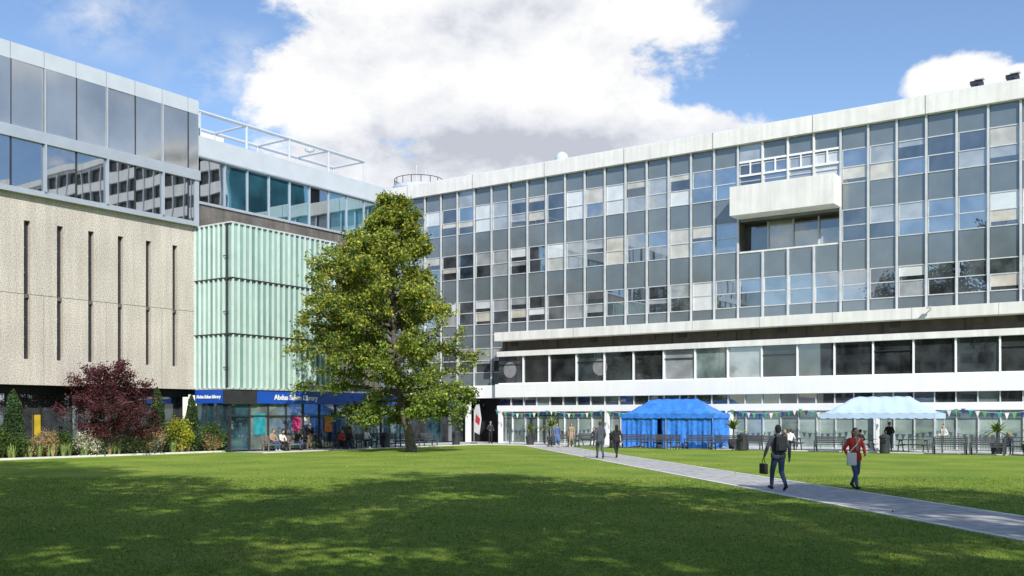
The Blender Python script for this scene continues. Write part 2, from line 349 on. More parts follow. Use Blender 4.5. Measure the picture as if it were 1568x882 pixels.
gb.box(-75,BX+.02,5,Yc+.05,20.4,21.25,M_roofgrey); gb.box(BX-.05,BX+.14,5,Yc+.1,16.4,17.0,M_metal); gb.box(BX-.6,BX+.06,5,Yc+.05,13.62,13.9,M_metal)
gb.box(BX-.3,BX+.06,Yc-.25,Yc+.05,13.9,16.4,M_metal)
me_=[37.7-1.8*k for k in range(0,19)]
def xpane(B,y0,y1,z0,z1,x,mt,t=.012):
    a=[R.uniform(-t,t) for _ in range(3)]
    B.face([(x+a[0],y0,z0),(x+a[1],y1,z0),(x+a[1]+a[2],y1,z1),(x+a[0]+a[2],y0,z1)],mt)
ed=[Yc]+me_
for a,b_ in zip(ed[1:],ed[:-1]):
    xpane(gb,a,b_,17.0,20.4,BX,G_box,.02); xpane(gb,a,b_,13.9,16.4,BX-.02,G_box2)
    gb.box(BX-.04,BX+.03,a-.025,a+.025,17.0,20.4,M_dframe)
    gb.box(BX+.021,BX+.025,a-.04,a-.026,20.4,21.25,M_dframe)
for k,a in enumerate(me_):
    if k%2==1 : gb.box(BX-.04,BX+.16,a-.05,a+.05,13.9,16.4,M_metal)
    else: gb.box(BX-.04,BX+.04,a-.03,a+.03,13.9,16.4,M_dframe)
    if k%2==1: gb.box(BX+.03,BX+.12,a-.03,a+.03,17.0,20.4,M_metal)
gb.box(-75,BX,Yc,Yc+.05,17.0,20.4,M_metal); gb.box(-75,BX,Yc,Yc+.05,13.9,16.4,G_box2)
gb.box(-66,-56,22,32.5,21.25,22.7,M_roofgrey); gb.box(-62,-58,26,29,22.7,23.3,M_white)
for y in (27,28.4,31): gb.tube([(-57,y,22.7),(-57,y,23.6)],.03,M_frame,5)
gb.obj('penthouse_glazing',lb)
gf=MB()
gf.box(-75,-51.2,5,Yc,0,3.76,M_dark)
for k in range(0,18):
    a=Yc-.2-1.8*k
    if a>6: xpane(gf,a-1.8,a,.3,3.3,-51.15,R.choice([G_dark,G_dk2,G_mid,G_cur2])); gf.box(-51.2,-51.05,a-.04,a+.04,0,3.3,M_dframe)
gf.box(-51.2,-51.0,5,Yc,3.3,3.4,M_frame)
gf.obj('ground_floor_glazing',lb)
lk=MB()
lk.box(-62,-50.05,Yc+.06,55,3.75,15.1,M_darkconc)
lk.box(-62,-50.1,Yc+.06,55,15.1,17.9,M_dark)
lk.box(-62,-49.85,Yc+.06,55.2,17.9,19.2,M_roofgrey); lk.box(-49.85,-49.78,Yc+.07,55.2,17.9,18.0,M_metal)
lk.box(-50.1,-49.95,Yc+.06,55,15.1,15.25,M_metal)
yy=Yc+.4; k=0
while yy<54.8:
    nx=min(yy+1.8,55); xpane(lk,yy,nx,15.25,17.9,-50.02,G_link if k%5 else G_box2); lk.box(-50.06,-49.93,nx-.04,nx+.04,15.25,17.9,M_metal); yy=nx; k+=1
for X in (-51,-54.2):
    lk.tube([(X,Yc-.5,21.1),(X,54.3,21.1)],.11,M_roofgrey,6)
    for y in np.arange(39.5,54.6,3.7): lk.tube([(X,y,19.2),(X,y,21.1)],.09,M_roofgrey,6)
for y in np.arange(39.5,54.6,3.7): lk.tube([(-51,y,21.1),(-54.2,y,21.1)],.08,M_roofgrey,6)
lk.box(-58,-54.9,41,44.5,19.2,21.2,M_white); lk.box(-58,-55,46.5,52.5,19.2,20.9,M_roofgrey)
lk.box(-54.98,-54.93,47,52,19.7,20.6,M_dframe)
lk.tube([(-55,52.6,19.2),(-55,52.6,22.4)],.04,M_frame,5); lk.lathe([(.01,0),(.3,.1),(.4,.25)],(-55,52.6,22.0),M_white,12)
lk.obj('link_upper_storey',lb)
gn=MB(); GX=-46.8; GY0=Yc; GY1=47.2; FS=.44
gn.box(-50.04,GX-.05,GY0+.14,GY1,3.75,13.6,M_mints[2])
for z in (3.75,6.98,10.28,13.56):
    gn.box(-50.0,GX+.12,GY0-.04,GY1+.05,z-.03,z+.06,M_dframe if 4<z<13 else M_frame)
for z0,z1 in ((3.81,6.95),(7.04,10.25),(10.34,13.53)):
    y=GY0+.12
    while y<GY1:
        y2=min(y+FS,GY1); gn.box(GX-.049,GX+R.uniform(.0,.01),y,y2,z0,z1,R.choice(M_mints)); gn.box(GX+.012,GX+.2,y-.022,y+.022,z0,z1,M_mintfin); y+=FS
    x=-49.98
    while x<GX-.36:
        x2=min(x+FS,GX-.33); gn.box(x,x2,GY0+.06+R.uniform(0,.01),GY0+.139,z0,z1,R.choice(M_mints)); gn.box(x-.02,x+.02,GY0-.1,GY0+.055,z0,z1,M_mintfin); x+=FS
gn.box(GX-.32,GX-.24,GY0-.05,GY0+.139,3.75,13.55,M_dframe); gn.box(GX-.23,GX-.05,GY0+.06,GY0+.139,3.81,13.5,M_mints[1])
for z in (5.0,8.3,11.6):
    gn.box(GX-.5,GX-.05,GY0-.09,GY0-.061,z,z+.05,M_dframe)
gn.obj('mint_glass_fins',lb)
en=MB()
en.box(GX-.3,GX+.05,GY0+2.0,GY1+4.3,2.9,3.7,M_blue); en.box(-50,-47.4,GY0-.02,GY0+.3,2.9,3.7,M_blue)
en.box(-47.4,GX+.06,GY0-.04,GY0+2.0,2.85,3.7,M_dframe)
en.box(-50,GX-.3,GY0+.3,GY1+4.3,2.9,3.7,M_dark)
en.box(-62,-49.9,GY1+4.3,66,2.9,3.7,M_blue); en.box(-62,-50.2,GY1,66,0,2.9,M_dark); en.box(-62,-49.4,GY1,66,3.7,3.9,M_conc)
G_ent=glass('entrance_glass',(.03,.07,.09),.18,(.8,.95,1),var=.7,scale=1.2)
y=GY0+.1
while y<GY1+4.2:
    xpane(en,y,y+1.45,.1,2.9,GX-.15,R.choice([G_ent,G_ent,G_cur2,G_dark])); en.box(GX-.2,GX-.05,y-.04,y+.04,0,2.9,M_dframe); y+=1.45
en.box(GX-.18,GX-.08,GY0,GY1+4.2,2.1,2.18,M_dframe)
en.face([(-50,GY0+.1,0.1),(GX-.15,GY0+.1,.1),(GX-.15,GY0+.1,2.9),(-50,GY0+.1,2.9)],G_ent)
for x in (-49,-48,-47): en.box(x-.04,x+.04,GY0+.02,GY0+.12,0,2.9,M_dframe)
y=GY1+4.3
while y<65:
    xpane(en,y,y+1.8,.1,2.9,-50.1,R.choice([G_dark,G_ent])); en.box(-50.15,-50,y-.04,y+.04,0,2.9,M_dframe); y+=1.8
M_pink=mat('pink_poster',(.6,.05,.2),.5,.3,3); M_teal=mat('teal_poster',(.03,.3,.35),.5,.3,3); M_orange=mat('orange_poster',(.6,.2,.04),.5,.3,3); M_yel=mat('yellow_panel',(.6,.42,.03),.5,.2,2)
for y,z,ww_,hh_,mt in ((40.3,1.0,.9,1.3,M_teal),(43.4,1.2,.7,.9,M_pink),(44.3,1.6,.6,.6,M_text),(46.2,1.1,.8,1.0,M_orange),(46.9,.4,.3,2,M_blue)):
    en.box(GX-.13,GX-.11,y,y+ww_,z,z+hh_,mt)
en.box(-51.1,-51.0,28.9,29.2,.2,2.2,M_yel)
en.obj('entrance_level',lb)
def text(s_,size,loc,rot,parent,mt):
    c=bpy.data.curves.new('sign_text','FONT'); c.body=s_; c.size=size; c.extrude=.01; c.offset=.012; c.materials.append(mt)
    o=link(bpy.data.objects.new('sign_text',c)); o.location=loc; o.rotation_euler=rot; o.parent=parent; return o
H=math.pi/2
text('Abdus Salam Library',.44,(GX+.065,41.75,3.15),(H,0,H),lb,M_text)
text('Abdus Salam Library',.27,(-49.85,GY0-.035,3.2),(H,0,0),lb,M_text)
ob=empty('campus_hall',rz=-A); w=MB(); w.box(-60,70,-85,-62,0,17,M_stone)
for z in (3,6.8,10.6,14.2):
    for x in np.arange(-58,68,3.0): w.box(x,x+2.2,-62,-61.9,z,z+1.9,M_dframe)
w.box(-60.5,70.5,-85.5,-61.5,17,17.8,M_conc); w.obj('walls_and_windows',ob)
# ------------------------------------------------------------ TREES
M_bark=mat('bark',(.12,.10,.08),.95,.3,4,.8,20); M_bark2=mat('bark_grey',(.14,.13,.11),.95,.3,3,.6,15)
def branchy(trunk_path,trunk_r,env,nb,hrange,nsub,bark,rise=.35,seed=1,clsp=.55,droop=0,rv=(.78,1.06)):
    rr=random.Random(seed); B=MB(); cl=[]
    B.tube(trunk_path,trunk_r,bark,9)
    TP=[Vector(p) for p in trunk_path]
    def at(h):
        for a,b_ in zip(TP[:-1],TP[1:]):
            if a.z<=h<=b_.z: return a.lerp(b_,(h-a.z)/(b_.z-a.z))
        return TP[-1].copy()
    h0,h1,hmin,hmax=hrange
    for i in range(nb):
        f=(i+rr.random())/nb; hs=h0+(h1-h0)*f; az=i*2.39996+rr.uniform(-.5,.5)
        st=at(hs)
        if hs<droop: he=hs+rr.uniform(-.6,.5)*hs*.6
        else: he=hs+rr.uniform(-.2,1)*rise*(env(hs)[2])
        he=max(hmin,min(he,hmax)); cx,cy,r=env(he); r*=rr.uniform(*rv)
        en_=Vector((cx+r*math.cos(az),cy+r*math.sin(az),he)); mid=st.lerp(en_,.5)+Vector((0,0,.10*(en_-st).length))
        L=(en_-st).length; nseg=6; path=[]
        for k in range(nseg+1):
            t=k/nseg; p=st*(1-t)**2+mid*2*t*(1-t)+en_*t*t; p+=Vector((rr.gauss(0,.05),rr.gauss(0,.05),rr.gauss(0,.05)))*L*.25*t; path.append(p)
        r0=max(.03,.02*L+.01*rr.random())
        B.tube(path,[r0*(1-.85*k/nseg)+.008 for k in range(nseg+1)],bark,5,False)
        def clusters(pa,a0):
            Ls=sum((q-p_).length for p_,q in zip(pa[:-1],pa[1:])); nn=max(2,int(Ls/clsp))
            for k in range(nn+1):
                t=a0+(1-a0)*k/nn; q=t*(len(pa)-1); ii=min(int(q),len(pa)-2); cl.append(tuple(pa[ii].lerp(pa[ii+1],q-ii)))
        clusters(path,.3)
        for s_ in range(nsub):
            t=rr.uniform(.25,.95); q=t*nseg; ii=min(int(q),nseg-1); b0=path[ii].lerp(path[ii+1],q-ii)
            d=(en_-st).normalized(); d=(d+Vector((rr.gauss(0,.6),rr.gauss(0,.6),rr.gauss(.15,.7)))).normalized()
            e=b0+d*rr.uniform(.22,.42)*L*(1.15-t*.6); sp_=[b0,b0.lerp(e,.5)+Vector((0,0,.05*L*rr.random())),e]
            B.tube(sp_,[.02,.014,.006],bark,4,False); clusters(sp_,.25)
    return B,np.array(cl)
EH=[1.2,2.0,3.6,5.5,7.5,9.4,11.4,12.5,14.1,15.6]; EX=[-.1,-.2,-.9,-1.5,-2.1,-2.1,-2.0,-1.5,-.8,-1.1]; ER=[3.4,4.2,4.9,5.5,4.7,4.4,3.6,2.5,1.4,.2]
def env(h): return (float(np.interp(h,EH,EX)),0,float(np.interp(h,EH,ER)))
gx,gy=(627-784)/1513*58.5,58.5
gt=empty('ginkgo_tree',(gx,gy,0))
tp=[(.12,0,0),(.08,0,.4),(-.1,0,1.4),(-.45,0,2.6),(-.7,.1,4.5),(-.95,.0,7),(-1.0,.1,9.5),(-1.0,0,12),(-1.1,0,14.2),(-1.15,0,15.5)]
B,cl=branchy(tp,[.42,.30,.25,.23,.20,.16,.13,.09,.05,.02],env,108,(1.9,14.8,1.7,15.3),6,M_bark,.5,11,.45,droop=4.5,rv=(.66,1.1))
B.obj('trunk_and_limbs',gt,smooth=True)
wgt=NR.random(len(cl))**1.3; wgt=.10+wgt; idx=NR.choice(len(cl),98000,p=wgt/wgt.sum())
pts=cl[idx]+NR.normal(size=(len(idx),3))*np.array([.18,.18,.16])
pts=pts[pts[:,2]>.9]
yel=NR.random(len(pts))<np.clip((pts[:,2]-2)/20,0.02,.32)
leafmesh('leaves',pts[~yel],.17,[leafmat('ginkgo_green',(.225,.30,.058),.38,.3),leafmat('ginkgo_mid',(.155,.225,.048),.38,.3),leafmat('ginkgo_dark',(.075,.12,.03),.3,.3)],[.5,.33,.17],gt,up=.15)
leafmesh('yellow_leaves',pts[yel],.17,[leafmat('ginkgo_yellow',(.52,.49,.08),.4,.2)],[1],gt,up=.2)
pl=[leafmat('plane_leaf',(.08,.13,.025),.3),leafmat('plane_leaf_dark',(.05,.09,.02),.3)]
def bigtree(x,y,h,r,seed,nl=12500,base=.42):
    t=empty('plane_tree',(x,y,0))
    EHb=[h*base,h*.55,h*.7,h*.88,h]; ERb=[r*.55,r*.9,r,r*.7,r*.12]
    def e(hh): return (0,0,float(np.interp(hh,EHb,ERb)))
    B,cl=branchy([(0,0,0),(.1,0,h*.25),(-.1,.2,h*.5),(.1,0,h*.75),(0,0,h*.96)],[.5,.38,.3,.18,.05],e,30,(h*.4,h*.92,h*base,h*.98),3,M_bark2,.5,seed,1.15)
    B.obj('trunk_and_limbs',t,smooth=True)
    wg=NR.random(len(cl))**2.4+.02
    pts=cl[NR.choice(len(cl),nl,p=wg/wg.sum())]+NR.normal(size=(nl,3))*.50
    leafmesh('leaves',pts,.36,pl,[1,1],t)
for i,(x,y,h,r) in enumerate([(-15,13,26,6.4),(-8.5,5.5,26,6.3),(5.6,6.4,24,5.4),(-.5,-3,25,6.8),(-12,-5,26,6.8),(16,-.5,24.5,6.2),(22,-4,25,6.4),(-22,3,25,6.5),(-4,-12,26,7),(7.5,-7,25,6.5),(13,-11,25,7),(-29,12,24,6)]):
    bigtree(x,y,h,r,10+i)
bed=MB(); M_soil=mat('soil',(.07,.05,.035),.95,.3,3,.6,20); bed.box(-50,-47.3,5,38.3,0,.05,M_soil); bed.box(-47.3,-47.2,5,38.4,0,.1,M_conc); bed.obj('planting_bed',rz=-A)
def shrub(name,X,Y,rx,ry,h,mats,w,n=2500,size=.09,z0=.0,shape='ball'):
    x,y,_=LW(X,Y); q=NR.normal(size=(60,3)); q/=np.linalg.norm(q,axis=1)[:,None]; q*=NR.uniform(.55,1,60)[:,None]**.5
    if shape=='cone':
        t=NR.random(n)**1.4; an=NR.random(n)*6.283; rr_=(1-t)**.6*rx*NR.uniform(.7,1.1,n)*np.minimum(1,(t+.08)*5)**.5*(1+.2*np.sin(an*3+t*9)+.12*np.sin(an*5+t*23)); pts=np.stack([rr_*np.cos(an),rr_*np.sin(an),.15+t*h],1)
    else:
        c=q*np.array([rx*.8,ry*.8,h*.4])+np.array([0,0,h*.5]); pts=c[NR.integers(0,60,n)]+NR.normal(size=(n,3))*.16*min(rx,h)
        pts[:,2]=np.abs(pts[:,2])+.02
    e=empty(name,(x,y,z0)); tb=MB()
    for k in range(5):
        a=k*1.3; tb.tube([(0,0,0),(.25*rx*math.cos(a),.25*rx*math.sin(a),h*.4),(.45*rx*math.cos(a),.45*rx*math.sin(a),h*.7)] if shape!='cone' else [(0,0,0),(0,0,h*.5),(0,0,h*.9)],[.03,.02,.008],M_bark,5)
    tb.obj('stems',e); leafmesh('leaves',pts,size,mats,w,e)
LG=leafmat('shrub_green',(.14,.21,.055)); LD=leafmat('shrub_dark',(.06,.11,.035)); LY=leafmat('shrub_yellow',(.48,.48,.05)); LR=leafmat('red_leaf',(.15,.05,.055),.25); LR2=leafmat('red_leaf_dark',(.07,.028,.034),.25); LS=leafmat('sage_leaf',(.34,.38,.25)); LO=leafmat('russet_grass',(.46,.27,.12)); LC=leafmat('cream_flower',(.7,.63,.5),.2); LP=leafmat('cypress_leaf',(.10,.16,.06),.15); LP2=leafmat('cypress_dark',(.04,.08,.03),.15)
shrub('cypress',-48.5,26.35,.62,.62,3.3,[LP,LP2],[1,1],7000,.10,shape='cone')
shrub('cypress',-48.3,34.5,.6,.6,3.6,[LP,LP2],[1,1],7000,.10,shape='cone')
shrub('cypress',-48.0,36.6,.55,.55,3.2,[LP,LP2],[1,1],7000,.10,shape='cone')
shrub('golden_shrub',-48.0,35.6,1.0,.8,2.1,[LY,LG],[3,1],3000,.11)
shrub('laurel_shrub',-47.9,38.0,1.1,.8,1.7,[LG,LD],[1,1],3500,.11)
shrub('laurel_shrub',-48.6,25.2,.9,.9,1.9,[LD,LG],[1,1],3000,.11)
for i in range(34):
    Y=24.2+i*.42+R.uniform(-.2,.2); k=R.choice([0,1,2,3,4,0,2]); X=-47.9+R.uniform(-1.0,.3)
    ms=[([LG,LD],[1,1]),([LS,LG],[2,1]),([LO,LS],[2,1]),([LD,LG],[2,1]),([LC,LS],[1,1])][k]
    shrub(['boxwood_shrub','sage_shrub','russet_shrub','laurel_shrub','flowering_shrub'][k],X,Y,R.uniform(.55,.9),.65,R.uniform(.8,1.6),ms[0],ms[1],1800,.09)
gtm=MB(); M_og=mat('ornamental_grass',(.46,.36,.18),.8,.3,4); M_og2=mat('green_grass_tuft',(.24,.31,.09),.8,.3,4)
for i in range(40):
    X,Y=-47.5+R.uniform(-.5,.1),24.0+R.random()*14; mt=R.choice([M_og,M_og2])
    for k in range(45):
        a=R.random()*6.28; L=R.uniform(.4,.95); sp=R.uniform(.1,.45); dx_,dy_=math.cos(a),math.sin(a); w_=.014
        p0=(X+dx_*.06,Y+dy_*.06,.04); p1=(X+dx_*sp*.5,Y+dy_*sp*.5,L*.75); p2=(X+dx_*sp,Y+dy_*sp,L*R.uniform(.75,1))
        gtm.face([(p0[0]-dy_*w_,p0[1]+dx_*w_,p0[2]),(p0[0]+dy_*w_,p0[1]-dx_*w_,p0[2]),(p1[0]+dy_*w_,p1[1]-dx_*w_,p1[2]),(p1[0]-dy_*w_,p1[1]+dx_*w_,p1[2])],mt)
        gtm.face([(p1[0]-dy_*w_,p1[1]+dx_*w_,p1[2]),(p1[0]+dy_*w_,p1[1]-dx_*w_,p1[2]),p2],mt)
gtm.obj('ornamental_grass',rz=-A)
x,y,_=LW(-47.6,31.1); rt=empty('red_plum_tree',(x,y,0))
def env2(h): return (0,0,float(np.interp(h,[1.0,2.2,3.4,4.4,5.2],[1.9,2.6,2.5,1.6,.4])))
B,cl=branchy([(0,0,0),(.05,0,.8),(0,0,1.8),(0,.1,3.2),(0,0,4.8)],[.12,.10,.08,.05,.02],env2,44,(.7,4.4,.8,5.5),4,M_bark,.5,5,.35,rv=(.65,1.1))
B.obj('trunk_and_limbs',rt,smooth=True); pts=cl[NR.integers(0,len(cl),17000)]+NR.normal(size=(17000,3))*.14
leafmesh('leaves',pts,.11,[LR,LR2],[1,1],rt)
# ------------------------------------------------------------ STREET FURNITURE
M_bench=mat('bench_grey',(.075,.08,.085),.6,.2,5); M_bench2=mat('bench_wood',(.20,.16,.13),.7,.25,5)
def bench(X,Y,rot,mt=M_bench,L=1.8,name='park_bench'):
    x,y,_=LW(X,Y); B=MB()
    for k in range(4): B.box(-L/2,L/2,-.22+k*.115,-.13+k*.115,.43,.46,mt)
    for k in range(4): B.box(-L/2,L/2,.26+k*.015,.285+k*.015,.52+k*.105,.60+k*.105,mt)
    for s_ in (-1,1):
        xx_=s_*(L/2-.08)
        B.box(xx_-.035,xx_+.035,-.22,-.16,0,.64,mt); B.box(xx_-.035,xx_+.035,.24,.30,0,.95,mt); B.box(xx_-.04,xx_+.04,-.24,.28,.641,.68,mt); B.box(xx_-.03,xx_+.03,-.159,.239,.36,.425,mt)
    return B.obj(name,loc=(x,y,0.012),rz=rot-A,bevel=.006)
def bin_(X,Y,name='litter_bin'):
    x,y,_=LW(X,Y); B=MB(); B.lathe([(.01,.0),(.26,0),(.28,.05),(.28,.85),(.31,.87),(.31,.95),(.2,1.05),(.01,1.07)],(0,0,0),M_dframe,18); B.box(-.15,.15,-.325,-.27,.62,.78,M_dark); B.obj(name,loc=(x,y,.012),rz=-A)
bx=-36.6
for i in range(8):
    if i not in (2,3): bench(bx+i*2.05,59.0 if i%2 else 58.7,0)
for X,Y in ((-30.8,58.4),(-28.9,58.4),(-23.4,60.2),(-17.8,58.6),(-11.2,58.6),(-9.3,58.6)): bench(X,Y,0)
for X,Y in ((-46.0,41.2),(-46.0,42.9),(-45.4,46.4),(-45.4,48.6),(-45.2,50.8),(-45.2,52.8),(-45.2,54.8)): bench(X,Y,H,M_bench if Y>44 else M_bench2,1.6)
for X,Y in ((-32.1,58.3),(-23.0,58.2),(-14.6,58.4),(-44.6,57.2),(-44.8,49.8)): bin_(X,Y)
def table(X,Y,rot=0):
    x,y,_=LW(X,Y); B=MB()
    for k in range(5): B.box(-.9,.9,-.36+k*.145,-.225+k*.145,.72,.755,M_bench)
    for s_ in (-1,1):
        for k in range(2): B.box(-.9,.9,s_*(.6+k*.14)-.06,s_*(.6+k*.14)+.06,.43,.46,M_bench)
        B.box(s_*.7-.04,s_*.7+.04,-.8,.8,.37,.429,M_bench); B.box(s_*.7-.039,s_*.7+.039,-.3,.3,.66,.719,M_bench)
        for q in (-1,1): B.tube([(s_*.7,q*.62,0),(s_*.7,q*.25,.7)],.035,M_bench,5)
    B.obj('picnic_table',loc=(x,y,.012),rz=rot-A)
for X,Y in ((-16.6,60.6),(-13.6,60.8),(-8.4,60.2),(-36,61.4),(-21.2,61.2),(-5.5,60.4)): table(X,Y,R.uniform(-.1,.1))
def rail(X0,X1,Y,name='metal_railing'):
    B=MB(); n_=int((X1-X0)/.14)
    for z in (.2,.95): B.box(X0,X1,Y-.02,Y+.02,z,z+.04,M_bench)
    for k in range(n_+1): B.box(X0+k*.14-.008,X0+k*.14+.008,Y-.008,Y+.008,.24,.95,M_bench)
    x_=X0
    while x_<=X1: B.box(x_-.03,x_+.03,Y-.03,Y+.03,0,1.02,M_bench); x_+=1.8
    B.obj(name,rz=-A)
rail(-13.6,-6.4,59.7); rail(-43,-37.5,61.8)
M_pot=mat('planter_pot',(.05,.05,.055),.6,.2,3)
LPm=leafmat('palm_green',(.16,.25,.05),.3); LPy=leafmat('palm_yellow',(.38,.40,.09),.3)
def palm(X,Y,h,mt=M_pot,sc=1.0):
    x,y,_=LW(X,Y); B=MB(); B.lathe([(.01,0),(.26,0),(.36,.6),(.38,.62),(.34,.62),(.3,.55),(.01,.55)],(0,0,0),mt,18)
    B.tube([(0,0,.5),(.02,0,.5+(h-.5)*.45)],[.06,.045],M_bark,6)
    zc=.5+(h-.5)*.4
    for k in range(40):
        a=k*2.4; el=R.uniform(.1,1.3); L=(h-.5)*.62*R.uniform(.8,1.1)*sc; pr=None
        for t in range(6):
            f=t/5; r=L*f*math.cos(el)*1.0; z=zc+L*f*math.sin(el)-.45*L*f*f; w_=.07*(1-f*.85)*sc; c=Vector((r*math.cos(a),r*math.sin(a),z)); s_=Vector((-math.sin(a),math.cos(a),0))*w_
            if pr: B.face([pr[0],pr[1],c+s_,c-s_],LPm if k%3 else LPy)
            pr=(c-s_,c+s_)
    B.obj('potted_palm',loc=(x,y,.012),rz=-A)
palm(-38.9,61.3,2.7,sc=1.2); palm(-24.3,59.9,2.5,sc=1.2); palm(-9.1,60.4,2.3,sc=1.2); palm(-40.6,61.0,2.1); palm(-7.3,58.9,1.3,M_pot)
M_tb=mat('blue_tarp',(.045,.22,.68),.45,.22,1.5,.6,4,fine=.1); M_tl=mat('pale_blue_canopy',(.48,.61,.82),.6,.08,1.2,.3,4); M_leg=mat('tent_leg',(.6,.6,.6),.4,.05,2,metal=.4)
def tent(X0,X1,Y0,Y1,mt,walls,name):
    root=empty(name,LW((X0+X1)/2,(Y0+Y1)/2,0.012),-A); B=MB(); W=(X1-X0)/2; D=(Y1-Y0)/2; ez,rz_=2.28,3.28; rw=W-D*1.15
    nx,ny=36,18; gr=[]
    for i in range(nx+1):
        row=[]
        for j_ in range(ny+1):
            x=-W+2*W*i/nx; y=-D+2*D*j_/ny
            e1=(D-abs(y))/D; e2=(W-abs(x))/(W-rw); f=max(0,min(e1,e2,1)); z=ez+(rz_-ez)*f**1.25
            z+=-.07*math.sin(math.pi*min(1,f*1.3))*(.5+.5*math.cos(x*4.1)); row.append((x,y,z+.022*math.sin(9*x+3*y)))
        gr.append(row)
    k0=len(B.v)
    for r_ in gr: B.v+=r_
    for i in range(nx):
        for j_ in range(ny):
            a=k0+i*(ny+1)+j_; B.f.append((a,a+ny+1,a+ny+2,a+1)); B.mi.append(B.m(mt))
    def val(pts):
        for (x0,y0),(x1,y1) in zip(pts[:-1],pts[1:]):
            for k in range(4):
                a,b_=k/4,(k+1)/4; za=.27+.05*math.sin(math.pi*a); zb2=.27+.05*math.sin(math.pi*b_)
                B.face([(x0+(x1-x0)*a,y0+(y1-y0)*a,ez+.0),(x0+(x1-x0)*b_,y0+(y1-y0)*b_,ez),(x0+(x1-x0)*b_,y0+(y1-y0)*b_,ez-zb2),(x0+(x1-x0)*a,y0+(y1-y0)*a,ez-za)],mt)
    n1=13; n2=6; e_=.01
    val([(-W+2*W*k/n1,-D-e_) for k in range(n1+1)]); val([(-W+2*W*k/n1,D+e_) for k in range(n1+1)]); val([(-W-e_,-D+2*D*k/n2) for k in range(n2+1)]); val([(W+e_,-D+2*D*k/n2) for k in range(n2+1)])
    B.obj('canopy',root,smooth=True)
    F=MB()
    for x in (-W+.05,0,W-.05):
        for y in (-D+.05,D-.05): F.tube([(x,y,0),(x,y,ez)],.025,M_leg,6); F.box(x-.07,x+.07,y-.07,y+.07,0,.02,M_leg)
    for y in (-D+.05,D-.05):
        for a,b_ in ((-W,0),(0,W)):
            F.tube([(a,y,ez-.05),((a+b_)/2,y,ez-.35),(b_,y,ez-.05)],.014,M_leg,5)
    F.obj('frame',root)
    if walls:
        Wm=MB()
        def wall(x0,y0,x1,y1):
            n_=40; L=math.hypot(x1-x0,y1-y0); px,py=(y1-y0)/L,-(x1-x0)/L; pr=None; ph=R.random()*6
            for k in range(n_+1):
                t=k/n_; o1=.05*math.sin(t*L*7+ph)+.03*math.sin(t*L*17); q=[]
                for z,am in ((.05,1.6),(1.1,1),(2.15,.25)):
                    q.append((x0+(x1-x0)*t+px*o1*am,y0+(y1-y0)*t+py*o1*am,z+(.08*math.sin(t*9+ph) if z<.1 else 0)+.03))
                if pr:
                    for a in (0,1): Wm.face([pr[a],q[a],q[a+1],pr[a+1]],mt)
                pr=q
        wall(-W+.04,-D+.1,-W+2.7,-D+.1); wall(-W+3.0,-D+.12,W-.1,-D+.12); wall(-W+.04,D-.1,W-.04,D-.1); wall(-W+.06,-D,-W+.06,D); wall(W-.06,-D,W-.06,D)
        Wm.obj('side_walls',root,smooth=True)
tent(-32.3,-25.6,59.7,62.5,M_tb,True,'gazebo_tent')
tent(-18.6,-12.1,59.3,62.2,M_tl,False,'gazebo_tent')
bu=MB(); cols=[mat('bunting_teal',(.03,.34,.36),.7,.1,2),mat('bunting_white',(.8,.8,.77),.7,.05,2),mat('bunting_green',(.10,.35,.15),.7,.1,2),mat('bunting_navy',(.02,.05,.2),.7,.1,2)]
x=-45.4; span=4.83; k=0; prev=None
while x<12:
    t=((x+45.4)%span)/span; z=2.62-.30*4*t*(1-t); c=(x,63.3,z)
    if prev: bu.tube([prev,c],.008,M_text,4,False)
    prev=c; bu.face([(x,63.3,z),(x+.26,63.3,z-.005),(x+.13,63.3+R.uniform(-.05,.05),z-.38)],cols[k%4]); x+=.39; k+=1
bu.obj('bunting',rz=-A)
bn=MB(); M_red=mat('banner_red',(.5,.04,.06),.6,.1,2); M_bang=mat('banner_grey',(.6,.6,.6),.6,.1,2)
bn.tube([(0,0,0),(0,0,2.6),(.2,0,3.0),(.5,0,3.05)],.02,M_leg,6)
bn.face([(.02,0,.9),(.52,0,.7),(.7,.03,1.9),(.52,0,3.02),(.2,0,2.98),(.02,0,2.6)],M_bang); bn.face([(.1,-.006,1.7),(.5,-.006,1.4),(.6,-.006,1.9),(.2,-.006,2.3)],M_red); bn.lathe([(.01,.08),(.25,.06),(.28,0)],(0,0,0),M_dframe,12)
bn.obj('feather_banner',loc=LW(-46.1,61.4,.012),rz=-A)
wl=MB(); wl.tube([(-13.2,63.9,8.5),(-13.2,63.2,8.7)],.03,M_frame,5); wl.box(-13.35,-13.05,62.95,63.3,8.62,8.72,M_frame); wl.obj('wall_lamp',rb)
